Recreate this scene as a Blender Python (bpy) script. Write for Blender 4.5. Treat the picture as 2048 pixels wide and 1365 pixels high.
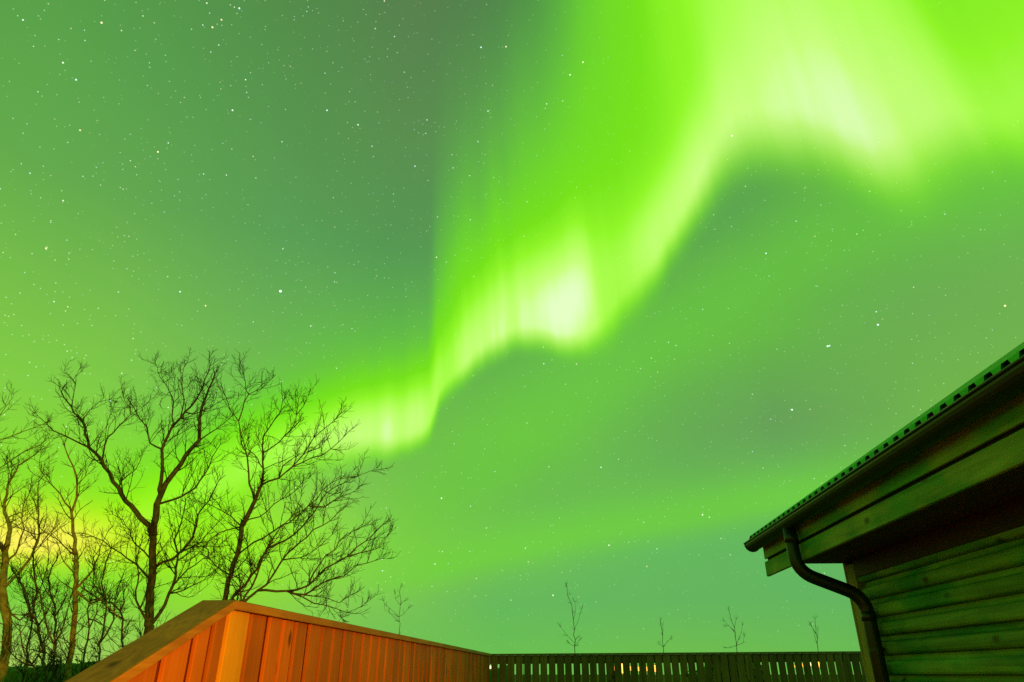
import bpy, bmesh, math, random
from mathutils import Vector, Matrix

for o in list(bpy.data.objects):
    bpy.data.objects.remove(o)
S = bpy.context.scene
COL = S.collection
R = math.radians

# ------------------------------------------------------------------ camera
EYE = 1.5
PITCH = R(26.0)
cam_d = bpy.data.cameras.new('camera')
cam_d.lens = 24.0
cam_d.sensor_width = 36.0
cam_d.clip_start = 0.05
cam_d.clip_end = 6000
cam = bpy.data.objects.new('camera', cam_d)
cam.location = (0, 0, EYE)
cam.rotation_euler = (R(90) + PITCH, 0, 0)
COL.objects.link(cam)
S.camera = cam
S.view_settings.view_transform = 'Standard'
S.view_settings.look = 'None'
S.view_settings.exposure = 0.0
S.view_settings.gamma = 1.0
S.view_settings.use_curve_mapping = False
S.cycles.use_denoising = False
S.cycles.max_bounces = 6
S.cycles.sample_clamp_indirect = 0.6

# ------------------------------------------------------------------ the night sky (world): air glow, aurora curtain, stars
W = bpy.data.worlds.new('World')
S.world = W
W.use_nodes = True
nt = W.node_tree
nt.nodes.clear()


def lin(c):
    def f(v):
        v /= 255.0
        return v / 12.92 if v <= 0.04045 else ((v + 0.055) / 1.055) ** 2.4
    return tuple(f(v) for v in c) + (1.0,)


def grey(c, k=0.09):
    l_ = 0.35 * c[0] + 0.5 * c[1] + 0.15 * c[2]
    return lin(tuple((v + (l_ * w - v) * k) * g_ for v, w, g_ in zip(c, (1.0, 1.0, 0.8), (1.0, 0.99, 0.98))))


def nd(kind, **kw):
    n = nt.nodes.new(kind)
    for k, v in kw.items():
        setattr(n, k, v)
    return n


def put(sock, v):
    if hasattr(v, 'is_linked') or isinstance(v, bpy.types.NodeSocket):
        nt.links.new(v, sock)
    else:
        sock.default_value = v


def m(op, a, b=0.0, c=0.0, clamp=False):
    n = nd('ShaderNodeMath', operation=op, use_clamp=clamp)
    put(n.inputs[0], a)
    put(n.inputs[1], b)
    put(n.inputs[2], c)
    return n.outputs[0]


def vm(op, a, b=None, scale=None):
    n = nd('ShaderNodeVectorMath', operation=op)
    put(n.inputs[0], a)
    if b is not None:
        put(n.inputs[1], b)
    if scale is not None:
        put(n.inputs[3], scale)
    return n.outputs['Value'] if op in ('DOT_PRODUCT', 'LENGTH') else n.outputs[0]


def mr(x, a, b, c=0.0, d=1.0, smooth=True):
    n = nd('ShaderNodeMapRange')
    n.interpolation_type = 'SMOOTHSTEP' if smooth else 'LINEAR'
    n.clamp = True
    put(n.inputs['Value'], x)
    put(n.inputs['From Min'], a)
    put(n.inputs['From Max'], b)
    put(n.inputs['To Min'], c)
    put(n.inputs['To Max'], d)
    return n.outputs['Result']


def mixc(f, a, b, blend='MIX'):
    n = nd('ShaderNodeMix', data_type='RGBA', blend_type=blend)
    put(n.inputs['Factor'], f)
    put(n.inputs[6], a)
    put(n.inputs[7], b)
    return n.outputs[2]


def ramp(x, stops, interp='EASE'):
    n = nd('ShaderNodeValToRGB')
    n.color_ramp.interpolation = interp
    el = n.color_ramp.elements
    while len(el) < len(stops):
        el.new(0.5)
    for i, (p_, c) in enumerate(stops):
        el[i].position = p_
        el[i].color = c
    put(n.inputs[0], x)
    return n.outputs[0]


def curve(u, pts, scale):
    """1-D profile along azimuth: pts = [(azimuth in degrees, value)]."""
    n = nd('ShaderNodeFloatCurve')
    c = n.mapping.curves[0]
    pp = [((a + 60) / 120.0, v / scale) for a, v in pts]
    pp = [(0.0, pp[0][1])] + pp + [(1.0, pp[-1][1])]
    while len(c.points) < len(pp):
        c.points.new(0.5, 0.5)
    for i, (x, y) in enumerate(pp):
        c.points[i].location = (x, y)
        c.points[i].handle_type = 'AUTO_CLAMPED'
    n.mapping.update()
    put(n.inputs['Value'], u)
    return m('MULTIPLY', n.outputs[0], scale)


geo = nd('ShaderNodeTexCoord')
D = vm('NORMALIZE', geo.outputs['Generated'])
sep = nd('ShaderNodeSeparateXYZ')
put(sep.inputs[0], D)
AZ = m('MULTIPLY', m('ARCTAN2', sep.outputs[0], sep.outputs[1]), 57.29578)
EL = m('MULTIPLY', m('ARCSINE', sep.outputs[2]), 57.29578)
noise_b = nd('ShaderNodeTexNoise')
noise_b.inputs['Scale'].default_value = 5.0
noise_b.inputs['Detail'].default_value = 3.0
put(noise_b.inputs['Vector'], D)
wob = m('SUBTRACT', noise_b.outputs[0], 0.5)
AZb = m('ADD', AZ, m('MULTIPLY', wob, 5.0))
U0 = m('DIVIDE', m('ADD', AZb, 60.0), 120.0, clamp=True)

AZS = (-45, -34, -22, -12, 0, 12, 22, 34, 45)
BASE = [
    (0,  [(176, 212, 96), (172, 210, 92), (138, 206, 84), (108, 200, 82), (103, 200, 76), (110, 200, 70), (106, 196, 74), (100, 190, 78), (96, 186, 80)]),
    (5,  [(95, 200, 62), (105, 200, 60), (140, 212, 50), (122, 202, 82), (98, 190, 90), (97, 188, 94), (95, 185, 94), (92, 182, 100), (92, 180, 98)]),
    (9,  [(135, 225, 30), (150, 228, 25), (150, 228, 35), (130, 205, 75), (108, 198, 84), (98, 190, 94), (95, 186, 96), (95, 182, 92), (95, 180, 90)]),
    (13, [(140, 222, 45), (140, 222, 45), (138, 215, 55), (122, 196, 84), (104, 194, 78), (100, 186, 84), (97, 178, 88), (104, 184, 76), (104, 182, 76)]),
    (18, [(128, 212, 62), (126, 210, 64), (125, 196, 78), (112, 192, 80), (104, 198, 68), (100, 182, 82), (100, 165, 88), (110, 186, 74), (112, 188, 72)]),
    (25, [(116, 198, 68), (114, 194, 74), (106, 184, 84), (92, 180, 78), (95, 180, 76), (98, 184, 76), (98, 186, 70), (104, 178, 82), (108, 180, 80)]),
    (33, [(98, 178, 76), (95, 171, 79), (88, 164, 86), (82, 156, 84), (86, 158, 82), (88, 164, 80), (86, 160, 82), (92, 172, 74), (88, 166, 80)]),
    (42, [(86, 166, 72), (84, 160, 76), (84, 152, 78), (88, 147, 80), (88, 150, 80), (84, 160, 80), (84, 160, 82), (84, 160, 80), (84, 160, 80)]),
    (52, [(80, 154, 68), (80, 148, 72), (80, 140, 74), (86, 132, 79), (76, 134, 76), (70, 144, 72), (76, 150, 74), (80, 150, 76), (80, 150, 76)]),
    (75, [(60, 118, 66), (60, 118, 66), (60, 116, 66), (60, 112, 66), (60, 112, 66), (60, 112, 66), (60, 116, 66), (60, 118, 66), (60, 118, 66)]),
]
base = None
for i, (e, cols) in enumerate(BASE):
    c = ramp(U0, [((a + 60) / 120.0, grey(k)) for a, k in zip(AZS, cols)], 'LINEAR')
    base = c if base is None else mixc(mr(EL, BASE[i - 1][0], e, smooth=False), base, c)

# two faint arcs low in the north
for pts, sig_lo, sig_hi, col, amp in (
        ([(-12, 6.8), (-1, 8.8), (7, 10.3), (15, 11.3), (23, 12.1), (40, 12.4)], 1.2, 2.0, (114, 212, 58), 0.68),
        ([(-14, 10.5), (-7, 12.6), (-1, 16.5), (7, 21.4), (15, 25.6), (23, 29.0), (34, 31.5), (44, 31.0)], 3.2, 4.6, (108, 204, 62), 0.62)):
    dlt = m('SUBTRACT', m('ADD', EL, m('MULTIPLY', wob, 1.2)), curve(U0, pts, 45.0))
    sg = m('ADD', sig_lo, m('MULTIPLY', mr(dlt, -0.4, 0.4), sig_hi - sig_lo))
    q = m('DIVIDE', dlt, sg)
    g = m('EXPONENT', m('MULTIPLY', m('MULTIPLY', q, q), -0.6))
    fade = mr(AZ, -16.0, -6.0, 0.0, amp)
    base = mixc(m('MULTIPLY', g, fade), base, lin(col))

# the bright folded curtain
A2 = m('ADD', AZ, m('MULTIPLY', m('SUBTRACT', EL, 22.0), 0.09))
nr = nd('ShaderNodeTexNoise')
nr.noise_dimensions = '2D'
nr.inputs['Scale'].default_value = 1.0
nr.inputs['Detail'].default_value = 3.0
cv = nd('ShaderNodeCombineXYZ')
put(cv.inputs[0], m('MULTIPLY', A2, 0.42))
put(cv.inputs[1], m('MULTIPLY', EL, 0.035))
put(nr.inputs['Vector'], cv.outputs[0])
ray = m('SUBTRACT', nr.outputs[0], 0.5)
U = m('DIVIDE', m('ADD', A2, 60.0), 120.0, clamp=True)
EDGE = [(-45, 6.6), (-35.6, 7.3), (-28.5, 8.0), (-23.6, 10.8), (-18.2, 13.9), (-14.2, 15.3), (-9.2, 16.6), (-7.6, 17.6), (-6.6, 20.2), (-5.6, 21.2), (-0.85, 24.8), (2.0, 25.5),
        (6.0, 24.7), (8.4, 25.0), (10.9, 26.8), (13.6, 28.8), (16.6, 31.8), (19.6, 34.4), (22.6, 36.7), (25.3, 37.8), (27.9, 37.2), (31, 36.1), (34.1, 33.6), (35.9, 32.3), (37.7, 31.9), (41, 32.5), (43, 31.8), (46, 30.5)]
PEAK = [(-45, 0.8), (-35.6, 0.8), (-28, 2.5), (-23.6, 3.3), (-18, 2.6), (-14, 2.8), (-9, 2.8), (-6, 2.4), (-1, 2.8), (2, 3.2), (6, 4.6), (8.5, 5.6), (11, 4.4), (13.5, 3.8), (16.6, 3.2), (19.6, 3.0), (22.6, 2.8), (25, 3.2), (28, 3.8), (33, 5.8), (36, 6.2), (41, 4.8), (45, 3.8)]
WIDTH = [(-45, 0.8), (-35.6, 1.0), (-28, 3.0), (-23.6, 3.6), (-18, 3.2), (-14, 3.2), (-9, 3.4), (-6, 3.6), (-1, 4.4), (6, 5.2), (8.5, 5.4), (11, 4.8), (13.5, 4.0), (19.6, 3.8), (25, 5.6), (33, 7.6), (41, 7.6), (45, 6.0)]
CORE = [(-45, 0.3), (-38, 0.34), (-35, 0.36), (-31.5, 0.32), (-28, 0.28), (-23.6, 0.26), (-18, 0.30), (-14, 0.36), (-9, 0.38), (-7.2, 0.30), (-5.5, 0.26), (-1, 0.32), (2, 0.36), (6, 0.48), (8.4, 0.36), (10.4, 0.16), (13.6, 0.28), (16.6, 0.32), (19.6, 0.32), (22.6, 0.28), (26, 0.20), (30, 0.18), (34, 0.22), (37, 0.16), (41, 0.14), (45, 0.14)]
GLOW = [(-45, 0.26), (-35, 0.32), (-28, 0.45), (-20, 0.5), (-14, 0.52), (-9, 0.5), (-7.2, 0.46), (-5.6, 0.52), (-1, 0.57), (6, 0.58), (11, 0.54), (16, 0.5), (20, 0.55), (26, 0.67), (30, 0.73), (34, 0.75), (38, 0.72), (42, 0.63), (46, 0.52)]
FALL = [(-45, 8), (-35, 7), (-28, 9), (-14, 9), (-9, 9), (-7.4, 9), (-6.3, 13), (-1, 15), (3, 18), (6, 21), (11, 30), (16, 45), (20, 70), (26, 120), (45, 120)]
SOFT = [(-45, 0.6), (-37, 0.7), (-33, 1.2), (-28, 2.2), (-20, 2.2), (-12, 1.5), (-9, 1.2), (-1, 1.4), (6, 1.5), (8.4, 1.8), (11, 2.1), (16, 1.8), (20, 2.2), (24, 3.0), (28, 3.6), (34, 3.9), (41, 3.8), (45, 3.6)]
X = m('SUBTRACT', m('ADD', EL, m('MULTIPLY', ray, 0.5)), curve(U, EDGE, 60.0))
soft = m('MULTIPLY', curve(U, SOFT, 4.0), 0.85)
gate = mr(X, m('MULTIPLY', soft, -1.0), m('MULTIPLY', soft, 1.6))
glow = m('MULTIPLY', curve(U, GLOW, 1.0), m('EXPONENT', m('MULTIPLY', m('POWER', m('DIVIDE', m('MAXIMUM', X, 0.0), curve(U, FALL, 130.0)), 1.5), -1.0)))
q = m('DIVIDE', m('SUBTRACT', X, curve(U, PEAK, 8.0)), curve(U, WIDTH, 8.0))
core = m('MULTIPLY', curve(U, CORE, 1.0), m('EXPONENT', m('MULTIPLY', m('MULTIPLY', q, q), -1.0)))
rayamp = m('ADD', 0.12, m('MULTIPLY', m('MULTIPLY', mr(A2, -18.0, -11.0), mr(A2, 6.0, -1.0)), 0.30))
I = m('MULTIPLY', m('ADD', glow, core), m('ADD', 1.0, m('MULTIPLY', ray, rayamp)), clamp=True)
Iedge = m('MULTIPLY', I, m('ADD', 0.5, m('MULTIPLY', gate, 0.5)))
acol = ramp(Iedge, [(0.0, lin((96, 190, 72))), (0.22, lin((106, 206, 50))), (0.42, lin((118, 226, 28))), (0.58, lin((146, 247, 42))),
                (0.72, lin((176, 255, 84))), (0.86, lin((200, 255, 124))), (1.0, lin((228, 255, 196)))], 'LINEAR')
sky = mixc(m('MULTIPLY', gate, mr(I, 0.0, 0.34)), base, acol)
# glow of the town below the horizon, far left
for a0, e0, wa, wl, wh, col, amp in ((-27.0, 9.0, 13.0, 4.5, 5.5, (150, 244, 24), 0.75), (-35.0, 8.0, 7.0, 1.3, 2.2, (232, 244, 36), 0.9), (-34.8, 8.0, 3.8, 0.9, 1.3, (255, 244, 92), 1.0)):
    qa = m('DIVIDE', m('SUBTRACT', AZ, a0), wa)
    dl = m('SUBTRACT', m('ADD', EL, m('MULTIPLY', wob, 1.5)), e0)
    qe = m('DIVIDE', dl, m('ADD', wl, m('MULTIPLY', mr(dl, -0.5, 0.5), wh - wl)))
    g = m('EXPONENT', m('MULTIPLY', m('ADD', m('MULTIPLY', qa, qa), m('MULTIPLY', qe, qe)), -1.0))
    sky = mixc(m('MULTIPLY', g, amp), sky, lin(col))
# slight unevenness of the air glow
noise_c = nd('ShaderNodeTexNoise')
noise_c.inputs['Scale'].default_value = 3.2
noise_c.inputs['Detail'].default_value = 4.0
put(noise_c.inputs['Vector'], D)
sky = vm('SCALE', sky, scale=m('ADD', 0.93, m('MULTIPLY', noise_c.outputs[0], 0.14)))

# stars: three populations of cells, plus the brightest ones by direction
nm = nd('ShaderNodeTexNoise')
nm.inputs['Scale'].default_value = 3.5
nm.inputs['Detail'].default_value = 3.0
put(nm.inputs['Vector'], vm('ADD', D, (3.1, 0.7, 1.9)))
starmask = m('MULTIPLY', mr(EL, 0.5, 9.0, 0.25, 1.0), m('SUBTRACT', 1.0, m('MULTIPLY', m('MULTIPLY', gate, mr(I, 0.1, 0.6)), 0.85)))
starmask = m('MULTIPLY', starmask, m('ADD', mr(nm.outputs[0], 0.35, 0.65, 0.55, 1.1), mr(AZ, -20.0, -40.0, 0.0, 0.5)))
for scale, rad, amp, thr in ((170.0, 0.16, 0.7, 0.2), (85.0, 0.092, 1.5, 0.25), (36.0, 0.047, 2.4, 0.3)):
    v = nd('ShaderNodeTexVoronoi')
    v.inputs['Scale'].default_value = scale
    put(v.inputs['Vector'], D)
    sp = nd('ShaderNodeSeparateColor')
    put(sp.inputs[0], v.outputs['Color'])
    b = mr(v.outputs['Distance'], rad, rad * 0.15)
    b = m('MULTIPLY', b, mr(sp.outputs[0], thr, 1.0, 0.0, amp, smooth=False))
    b = m('MULTIPLY', b, starmask)
    tint = mixc(sp.outputs[1], (1.0, 0.78, 0.55, 1), (0.7, 0.85, 1.0, 1))
    sky = vm('ADD', sky, vm('SCALE', tint, scale=b))
STARS = [
    (-21.37, 28.43, 2.60, (0.75, 0.85, 1.0)),
    (-40.89, 43.03, 1.50, (1.0, 0.72, 0.45)),
    (-32.18, 45.94, 1.40, (1.0, 0.72, 0.45)),
    (-31.57, 46.66, 1.20, (1.0, 0.72, 0.45)),
    (-28.61, 40.96, 1.30, (0.75, 0.85, 1.0)),
    (-19.85, 42.92, 1.20, (0.75, 0.85, 1.0)),
    (31.11, 23.90, 1.50, (0.75, 0.85, 1.0)),
    (27.13, 23.06, 1.50, (0.75, 0.85, 1.0)),
    (27.28, 23.07, 1.20, (0.75, 0.85, 1.0)),
    (39.50, 23.12, 1.40, (1.0, 0.72, 0.45)),
    (23.51, 18.69, 1.50, (0.75, 0.85, 1.0)),
    (-0.71, 49.32, 1.20, (1.0, 0.72, 0.45)),
    (-3.66, 49.22, 1.20, (0.75, 0.85, 1.0)),
    (22.79, 40.42, 1.10, (1, 0.95, 0.85)),
    (-39.12, 27.39, 1.20, (1.0, 0.72, 0.45)),
    (-39.65, 35.83, 1.10, (1.0, 0.72, 0.45)),
    (-27.13, 26.22, 1.10, (1.0, 0.72, 0.45)),
    (-29.28, 26.85, 1.10, (0.75, 0.85, 1.0)),
    (8.22, 47.92, 1.10, (1, 0.95, 0.85)),
    (6.66, 47.11, 1.00, (1, 0.95, 0.85)),
    (-16.53, 42.37, 1.10, (1, 0.95, 0.85)),
    (7.58, 15.39, 1.00, (0.75, 0.85, 1.0)),
    (-5.90, 12.96, 1.10, (1, 0.95, 0.85)),
    (15.44, 11.31, 1.10, (1, 0.95, 0.85)),
    (23.83, 31.02, 1.10, (0.75, 0.85, 1.0)),
    (7.85, 9.26, 1.00, (1, 0.95, 0.85)),
    (-10.24, 39.91, 1.00, (0.75, 0.85, 1.0)),
    (-41.14, 38.87, 1.20, (0.75, 0.85, 1.0)),
    (-42.41, 39.53, 1.10, (1, 0.95, 0.85)),
    (3.24, 5.56, 1.00, (1, 0.95, 0.85)),
    (-7.46, 32.77, 1.00, (1.0, 0.72, 0.45)),
    (-14.84, 40.96, 0.80, (0.75, 0.85, 1.0)),
]
for az, el, amp, tint in STARS:
    a_, e_ = R(az), R(el)
    d0 = (math.sin(a_) * math.cos(e_), math.cos(a_) * math.cos(e_), math.sin(e_))
    b = mr(vm('LENGTH', vm('SUBTRACT', D, d0)), 0.0008 + 0.00055 * amp, 0.0003, 0.0, amp)
    sky = vm('ADD', sky, vm('SCALE', tint, scale=b))
bg = nd('ShaderNodeBackground')
put(bg.inputs['Color'], sky)
bg.inputs['Strength'].default_value = 1.0
out = nd('ShaderNodeOutputWorld')
nt.links.new(bg.outputs[0], out.inputs[0])

# ------------------------------------------------------------------ porch lamp behind the camera (out of frame) that lights the boards orange
lamp_d = bpy.data.lights.new('porch_light', 'POINT')
lamp_d.energy = 2700
lamp_d.color = (1.0, 0.40, 0.03)
lamp_d.shadow_soft_size = 0.12
lamp_o = bpy.data.objects.new('porch_light', lamp_d)
lamp_o.location = (2.50, -2.12, 1.86)
COL.objects.link(lamp_o)


# ------------------------------------------------------------------ helpers
F_PX = 2048 * 24.0 / 36.0


def at(px, py, Y):
    """World point at distance Y north of the camera that the camera sees at photo pixel (px, py)."""
    v = (682.5 - py) / F_PX
    x = (px - 1024) / F_PX
    dy = math.cos(PITCH) - v * math.sin(PITCH)
    dz = math.sin(PITCH) + v * math.cos(PITCH)
    return Vector((x / dy * Y, Y, EYE + dz / dy * Y))


def tag(o, label=None, cat=None, group=None, kind=None):
    if label:
        o['label'] = label
    if cat:
        o['category'] = cat
    if group:
        o['group'] = group
    if kind:
        o['kind'] = kind
    return o


def empty(name, loc, rz=0.0):
    o = bpy.data.objects.new(name, None)
    o.empty_display_size = 0.2
    o.location = loc
    o.rotation_euler = (0, 0, rz)
    COL.objects.link(o)
    return o


class MB:
    def __init__(self):
        self.v = []
        self.f = []

    def box(self, x0, x1, y0, y1, z0, z1):
        self.hexa([(x0, y0, z0), (x1, y0, z0), (x1, y1, z0), (x0, y1, z0), (x0, y0, z1), (x1, y0, z1), (x1, y1, z1), (x0, y1, z1)])

    def hexa(self, p):
        n = len(self.v)
        self.v += [tuple(q) for q in p]
        self.f += [(n, n + 3, n + 2, n + 1), (n + 4, n + 5, n + 6, n + 7), (n, n + 1, n + 5, n + 4), (n + 1, n + 2, n + 6, n + 5), (n + 2, n + 3, n + 7, n + 6), (n + 3, n, n + 4, n + 7)]

    def extrude(self, prof, y0, y1, closed=True, caps=True):
        """profile of (x, z) swept along y"""
        n = len(self.v)
        k = len(prof)
        self.v += [(x, y0, z) for x, z in prof] + [(x, y1, z) for x, z in prof]
        for i in range(k if closed else k - 1):
            j = (i + 1) % k
            self.f.append((n + i, n + j, n + k + j, n + k + i))
        if closed and caps:
            self.f.append(tuple(n + i for i in range(k))[::-1])
            self.f.append(tuple(n + k + i for i in range(k)))

    def tube(self, pts, rad, sides=8, cap=True):
        pts = [Vector(p) for p in pts]
        if len(pts) < 2:
            return
        n0 = len(self.v)
        t = (pts[1] - pts[0]).normalized()
        ref = Vector((1, 0, 0)) if abs(t.x) < 0.8 else Vector((0, 1, 0))
        nrm = t.cross(ref).normalized()
        for i, p in enumerate(pts):
            t2 = (pts[min(i + 1, len(pts) - 1)] - pts[max(i - 1, 0)]).normalized()
            nrm = (nrm - t2 * nrm.dot(t2))
            if nrm.length < 1e-6:
                nrm = t2.orthogonal()
            nrm.normalize()
            bi = t2.cross(nrm)
            r = rad[i] if hasattr(rad, '__len__') else rad
            for k in range(sides):
                a = 2 * math.pi * k / sides
                self.v.append(tuple(p + nrm * (math.cos(a) * r) + bi * (math.sin(a) * r)))
        for i in range(len(pts) - 1):
            for k in range(sides):
                a = n0 + i * sides + k
                b = n0 + i * sides + (k + 1) % sides
                self.f.append((a, b, b + sides, a + sides))
        if cap:
            self.f.append(tuple(n0 + k for k in range(sides))[::-1])
            e = n0 + (len(pts) - 1) * sides
            self.f.append(tuple(e + k for k in range(sides)))

    def ball(self, c, r, seg=10, ring=7, sz=1.0):
        n = len(self.v)
        for i in range(ring + 1):
            th = math.pi * i / ring
            for k in range(seg):
                a = 2 * math.pi * k / seg
                self.v.append((c[0] + r * math.sin(th) * math.cos(a), c[1] + r * math.sin(th) * math.sin(a), c[2] + r * sz * math.cos(th)))
        for i in range(ring):
            for k in range(seg):
                a = n + i * seg + k
                b = n + i * seg + (k + 1) % seg
                self.f.append((a, a + seg, b + seg, b))

    def build(self, name, mat, parent=None, smooth=False, bevel=0.0, loc=None):
        me = bpy.data.meshes.new(name)
        me.from_pydata(self.v, [], self.f)
        me.update()
        bm = bmesh.new()
        bm.from_mesh(me)
        bmesh.ops.recalc_face_normals(bm, faces=bm.faces)
        if bevel:
            bmesh.ops.bevel(bm, geom=list(bm.edges), offset=bevel, segments=2, affect='EDGES', profile=0.6, clamp_overlap=True)
        bm.to_mesh(me)
        bm.free()
        if smooth:
            me.polygons.foreach_set('use_smooth', [True] * len(me.polygons))
        me.materials.append(mat)
        o = bpy.data.objects.new(name, me)
        COL.objects.link(o)
        if parent:
            o.parent = parent
        if loc is not None:
            o.location = loc
        return o


# ------------------------------------------------------------------ materials
def material(name, base, rough=0.8, spec=0.3):
    mt = bpy.data.materials.new(name)
    mt.use_nodes = True
    b = mt.node_tree.nodes['Principled BSDF']
    b.inputs['Base Color'].default_value = base if len(base) == 4 else (*base, 1)
    b.inputs['Roughness'].default_value = rough
    b.inputs['Specular IOR Level'].default_value = spec
    return mt, mt.node_tree, b


def wood(name, dark, light, stretch=(14, 14, 0.7), rough=0.62, spec=0.25, knots=True, spread=0.5, bump=0.25, coord='Object', blotch=None):
    """stained timber: grain along one axis, each board its own tone, knots and small blemishes"""
    mt, t, b = material(name, dark, rough, spec)
    N = t.nodes
    L = t.links
    tc = N.new('ShaderNodeTexCoord')
    ge = N.new('ShaderNodeNewGeometry')
    off = N.new('ShaderNodeVectorMath')
    off.operation = 'SCALE'
    off.inputs[0].default_value = (31.0, 17.0, 23.0)
    L.new(ge.outputs['Random Per Island'], off.inputs[3])
    add = N.new('ShaderNodeVectorMath')
    add.operation = 'ADD'
    L.new(tc.outputs[coord], add.inputs[0])
    L.new(off.outputs[0], add.inputs[1])
    mp = N.new('ShaderNodeMapping')
    mp.inputs['Scale'].default_value = stretch
    L.new(add.outputs[0], mp.inputs[0])
    n1 = N.new('ShaderNodeTexNoise')
    n1.inputs['Scale'].default_value = 2.2
    n1.inputs['Detail'].default_value = 7
    n1.inputs['Distortion'].default_value = 0.8
    L.new(mp.outputs[0], n1.inputs['Vector'])
    n2 = N.new('ShaderNodeTexNoise')
    n2.inputs['Scale'].default_value = 3.5
    n2.inputs['Detail'].default_value = 4
    L.new(add.outputs[0], n2.inputs['Vector'])
    cr = N.new('ShaderNodeValToRGB')
    cr.color_ramp.elements[0].position = 0.32
    cr.color_ramp.elements[0].color = (*dark, 1)
    cr.color_ramp.elements[1].position = 0.70
    cr.color_ramp.elements[1].color = (*light, 1)
    L.new(n1.outputs[0], cr.inputs[0])
    # tone of each board and blotches of the stain
    ma = N.new('ShaderNodeMath')
    ma.operation = 'MULTIPLY_ADD'
    ma.inputs[1].default_value = spread
    ma.inputs[2].default_value = 1.0 - spread * 0.5
    L.new(ge.outputs['Random Per Island'], ma.inputs[0])
    mb = N.new('ShaderNodeMath')
    mb.operation = 'MULTIPLY_ADD'
    mb.inputs[1].default_value = 0.7
    mb.inputs[2].default_value = 0.65
    L.new(n2.outputs[0], mb.inputs[0])
    mm = N.new('ShaderNodeMath')
    mm.operation = 'MULTIPLY'
    L.new(ma.outputs[0], mm.inputs[0])
    L.new(mb.outputs[0], mm.inputs[1])
    sc = N.new('ShaderNodeVectorMath')
    sc.operation = 'SCALE'
    L.new(cr.outputs[0], sc.inputs[0])
    L.new(mm.outputs[0], sc.inputs[3])
    col = sc.outputs[0]
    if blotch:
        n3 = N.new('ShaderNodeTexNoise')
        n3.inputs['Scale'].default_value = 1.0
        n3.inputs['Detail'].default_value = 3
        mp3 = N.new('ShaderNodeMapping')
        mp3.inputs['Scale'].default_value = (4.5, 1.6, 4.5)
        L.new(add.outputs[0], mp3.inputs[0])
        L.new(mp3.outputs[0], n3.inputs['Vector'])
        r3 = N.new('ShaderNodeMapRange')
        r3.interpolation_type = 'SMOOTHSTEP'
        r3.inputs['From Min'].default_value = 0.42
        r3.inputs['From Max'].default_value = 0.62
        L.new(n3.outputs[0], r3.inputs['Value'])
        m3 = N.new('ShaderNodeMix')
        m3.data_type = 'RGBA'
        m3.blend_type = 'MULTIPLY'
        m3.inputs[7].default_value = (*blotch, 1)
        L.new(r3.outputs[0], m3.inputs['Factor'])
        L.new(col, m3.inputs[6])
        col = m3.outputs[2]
    if knots:
        kp = N.new('ShaderNodeMapping')
        kp.inputs['Scale'].default_value = tuple(5.0 if s > 2 else 2.6 for s in stretch)
        L.new(add.outputs[0], kp.inputs[0])
        vo = N.new('ShaderNodeTexVoronoi')
        vo.inputs['Scale'].default_value = 1.0
        L.new(kp.outputs[0], vo.inputs['Vector'])
        kr = N.new('ShaderNodeMapRange')
        kr.inputs['From Min'].default_value = 0.05
        kr.inputs['From Max'].default_value = 0.14
        L.new(vo.outputs['Distance'], kr.inputs['Value'])
        mx = N.new('ShaderNodeMix')
        mx.data_type = 'RGBA'
        mx.inputs[6].default_value = (dark[0] * 0.35, dark[1] * 0.3, dark[2] * 0.3, 1)
        L.new(kr.outputs[0], mx.inputs['Factor'])
        L.new(col, mx.inputs[7])
        col = mx.outputs[2]
    L.new(col, b.inputs['Base Color'])
    bp = N.new('ShaderNodeBump')
    bp.inputs['Strength'].default_value = bump
    bp.inputs['Distance'].default_value = 0.004
    L.new(n1.outputs[0], bp.inputs['Height'])
    L.new(bp.outputs[0], b.inputs['Normal'])
    return mt


def rough_mat(name, c0, c1, scale, rough=0.85, spec=0.2, bump=0.4, dist=0.01, metal=0.0):
    mt, t, b = material(name, c0, rough, spec)
    N = t.nodes
    L = t.links
    tc = N.new('ShaderNodeTexCoord')
    n1 = N.new('ShaderNodeTexNoise')
    n1.inputs['Scale'].default_value = scale
    n1.inputs['Detail'].default_value = 6
    L.new(tc.outputs['Object'], n1.inputs['Vector'])
    cr = N.new('ShaderNodeValToRGB')
    cr.color_ramp.elements[0].position = 0.35
    cr.color_ramp.elements[0].color = (*c0, 1)
    cr.color_ramp.elements[1].position = 0.68
    cr.color_ramp.elements[1].color = (*c1, 1)
    L.new(n1.outputs[0], cr.inputs[0])
    L.new(cr.outputs[0], b.inputs['Base Color'])
    b.inputs['Metallic'].default_value = metal
    bp = N.new('ShaderNodeBump')
    bp.inputs['Strength'].default_value = bump
    bp.inputs['Distance'].default_value = dist
    L.new(n1.outputs[0], bp.inputs['Height'])
    L.new(bp.outputs[0], b.inputs['Normal'])
    return mt


M_BOARD = wood('stained_fence_board', (0.36, 0.088, 0.005), (0.44, 0.12, 0.008), stretch=(16, 16, 0.6), spread=0.5)
M_PALE = wood('pale_stained_board', (0.60, 0.26, 0.010), (0.68, 0.32, 0.02), stretch=(16, 16, 0.6), spread=0.1)
M_BACK = wood('slot_shade_back_board', (0.13, 0.018, 0.004), (0.17, 0.028, 0.006), spread=0.3)  # shade of the slots between cover boards, put into the colour
M_CAP = wood('stained_cap_board', (0.30, 0.115, 0.030), (0.42, 0.19, 0.050), stretch=(14, 0.7, 14), spread=0.2)
M_CAPTOP = wood('dimmed_weathered_cap_top', (0.13, 0.070, 0.018), (0.22, 0.12, 0.032), stretch=(16, 0.7, 16), spread=0.2)  # weathering plus the weak grazing lamp light on the top, put into the colour
M_SLAT = wood('weathered_slat', (0.10, 0.07, 0.035), (0.17, 0.12, 0.06), spread=0.6)
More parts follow.
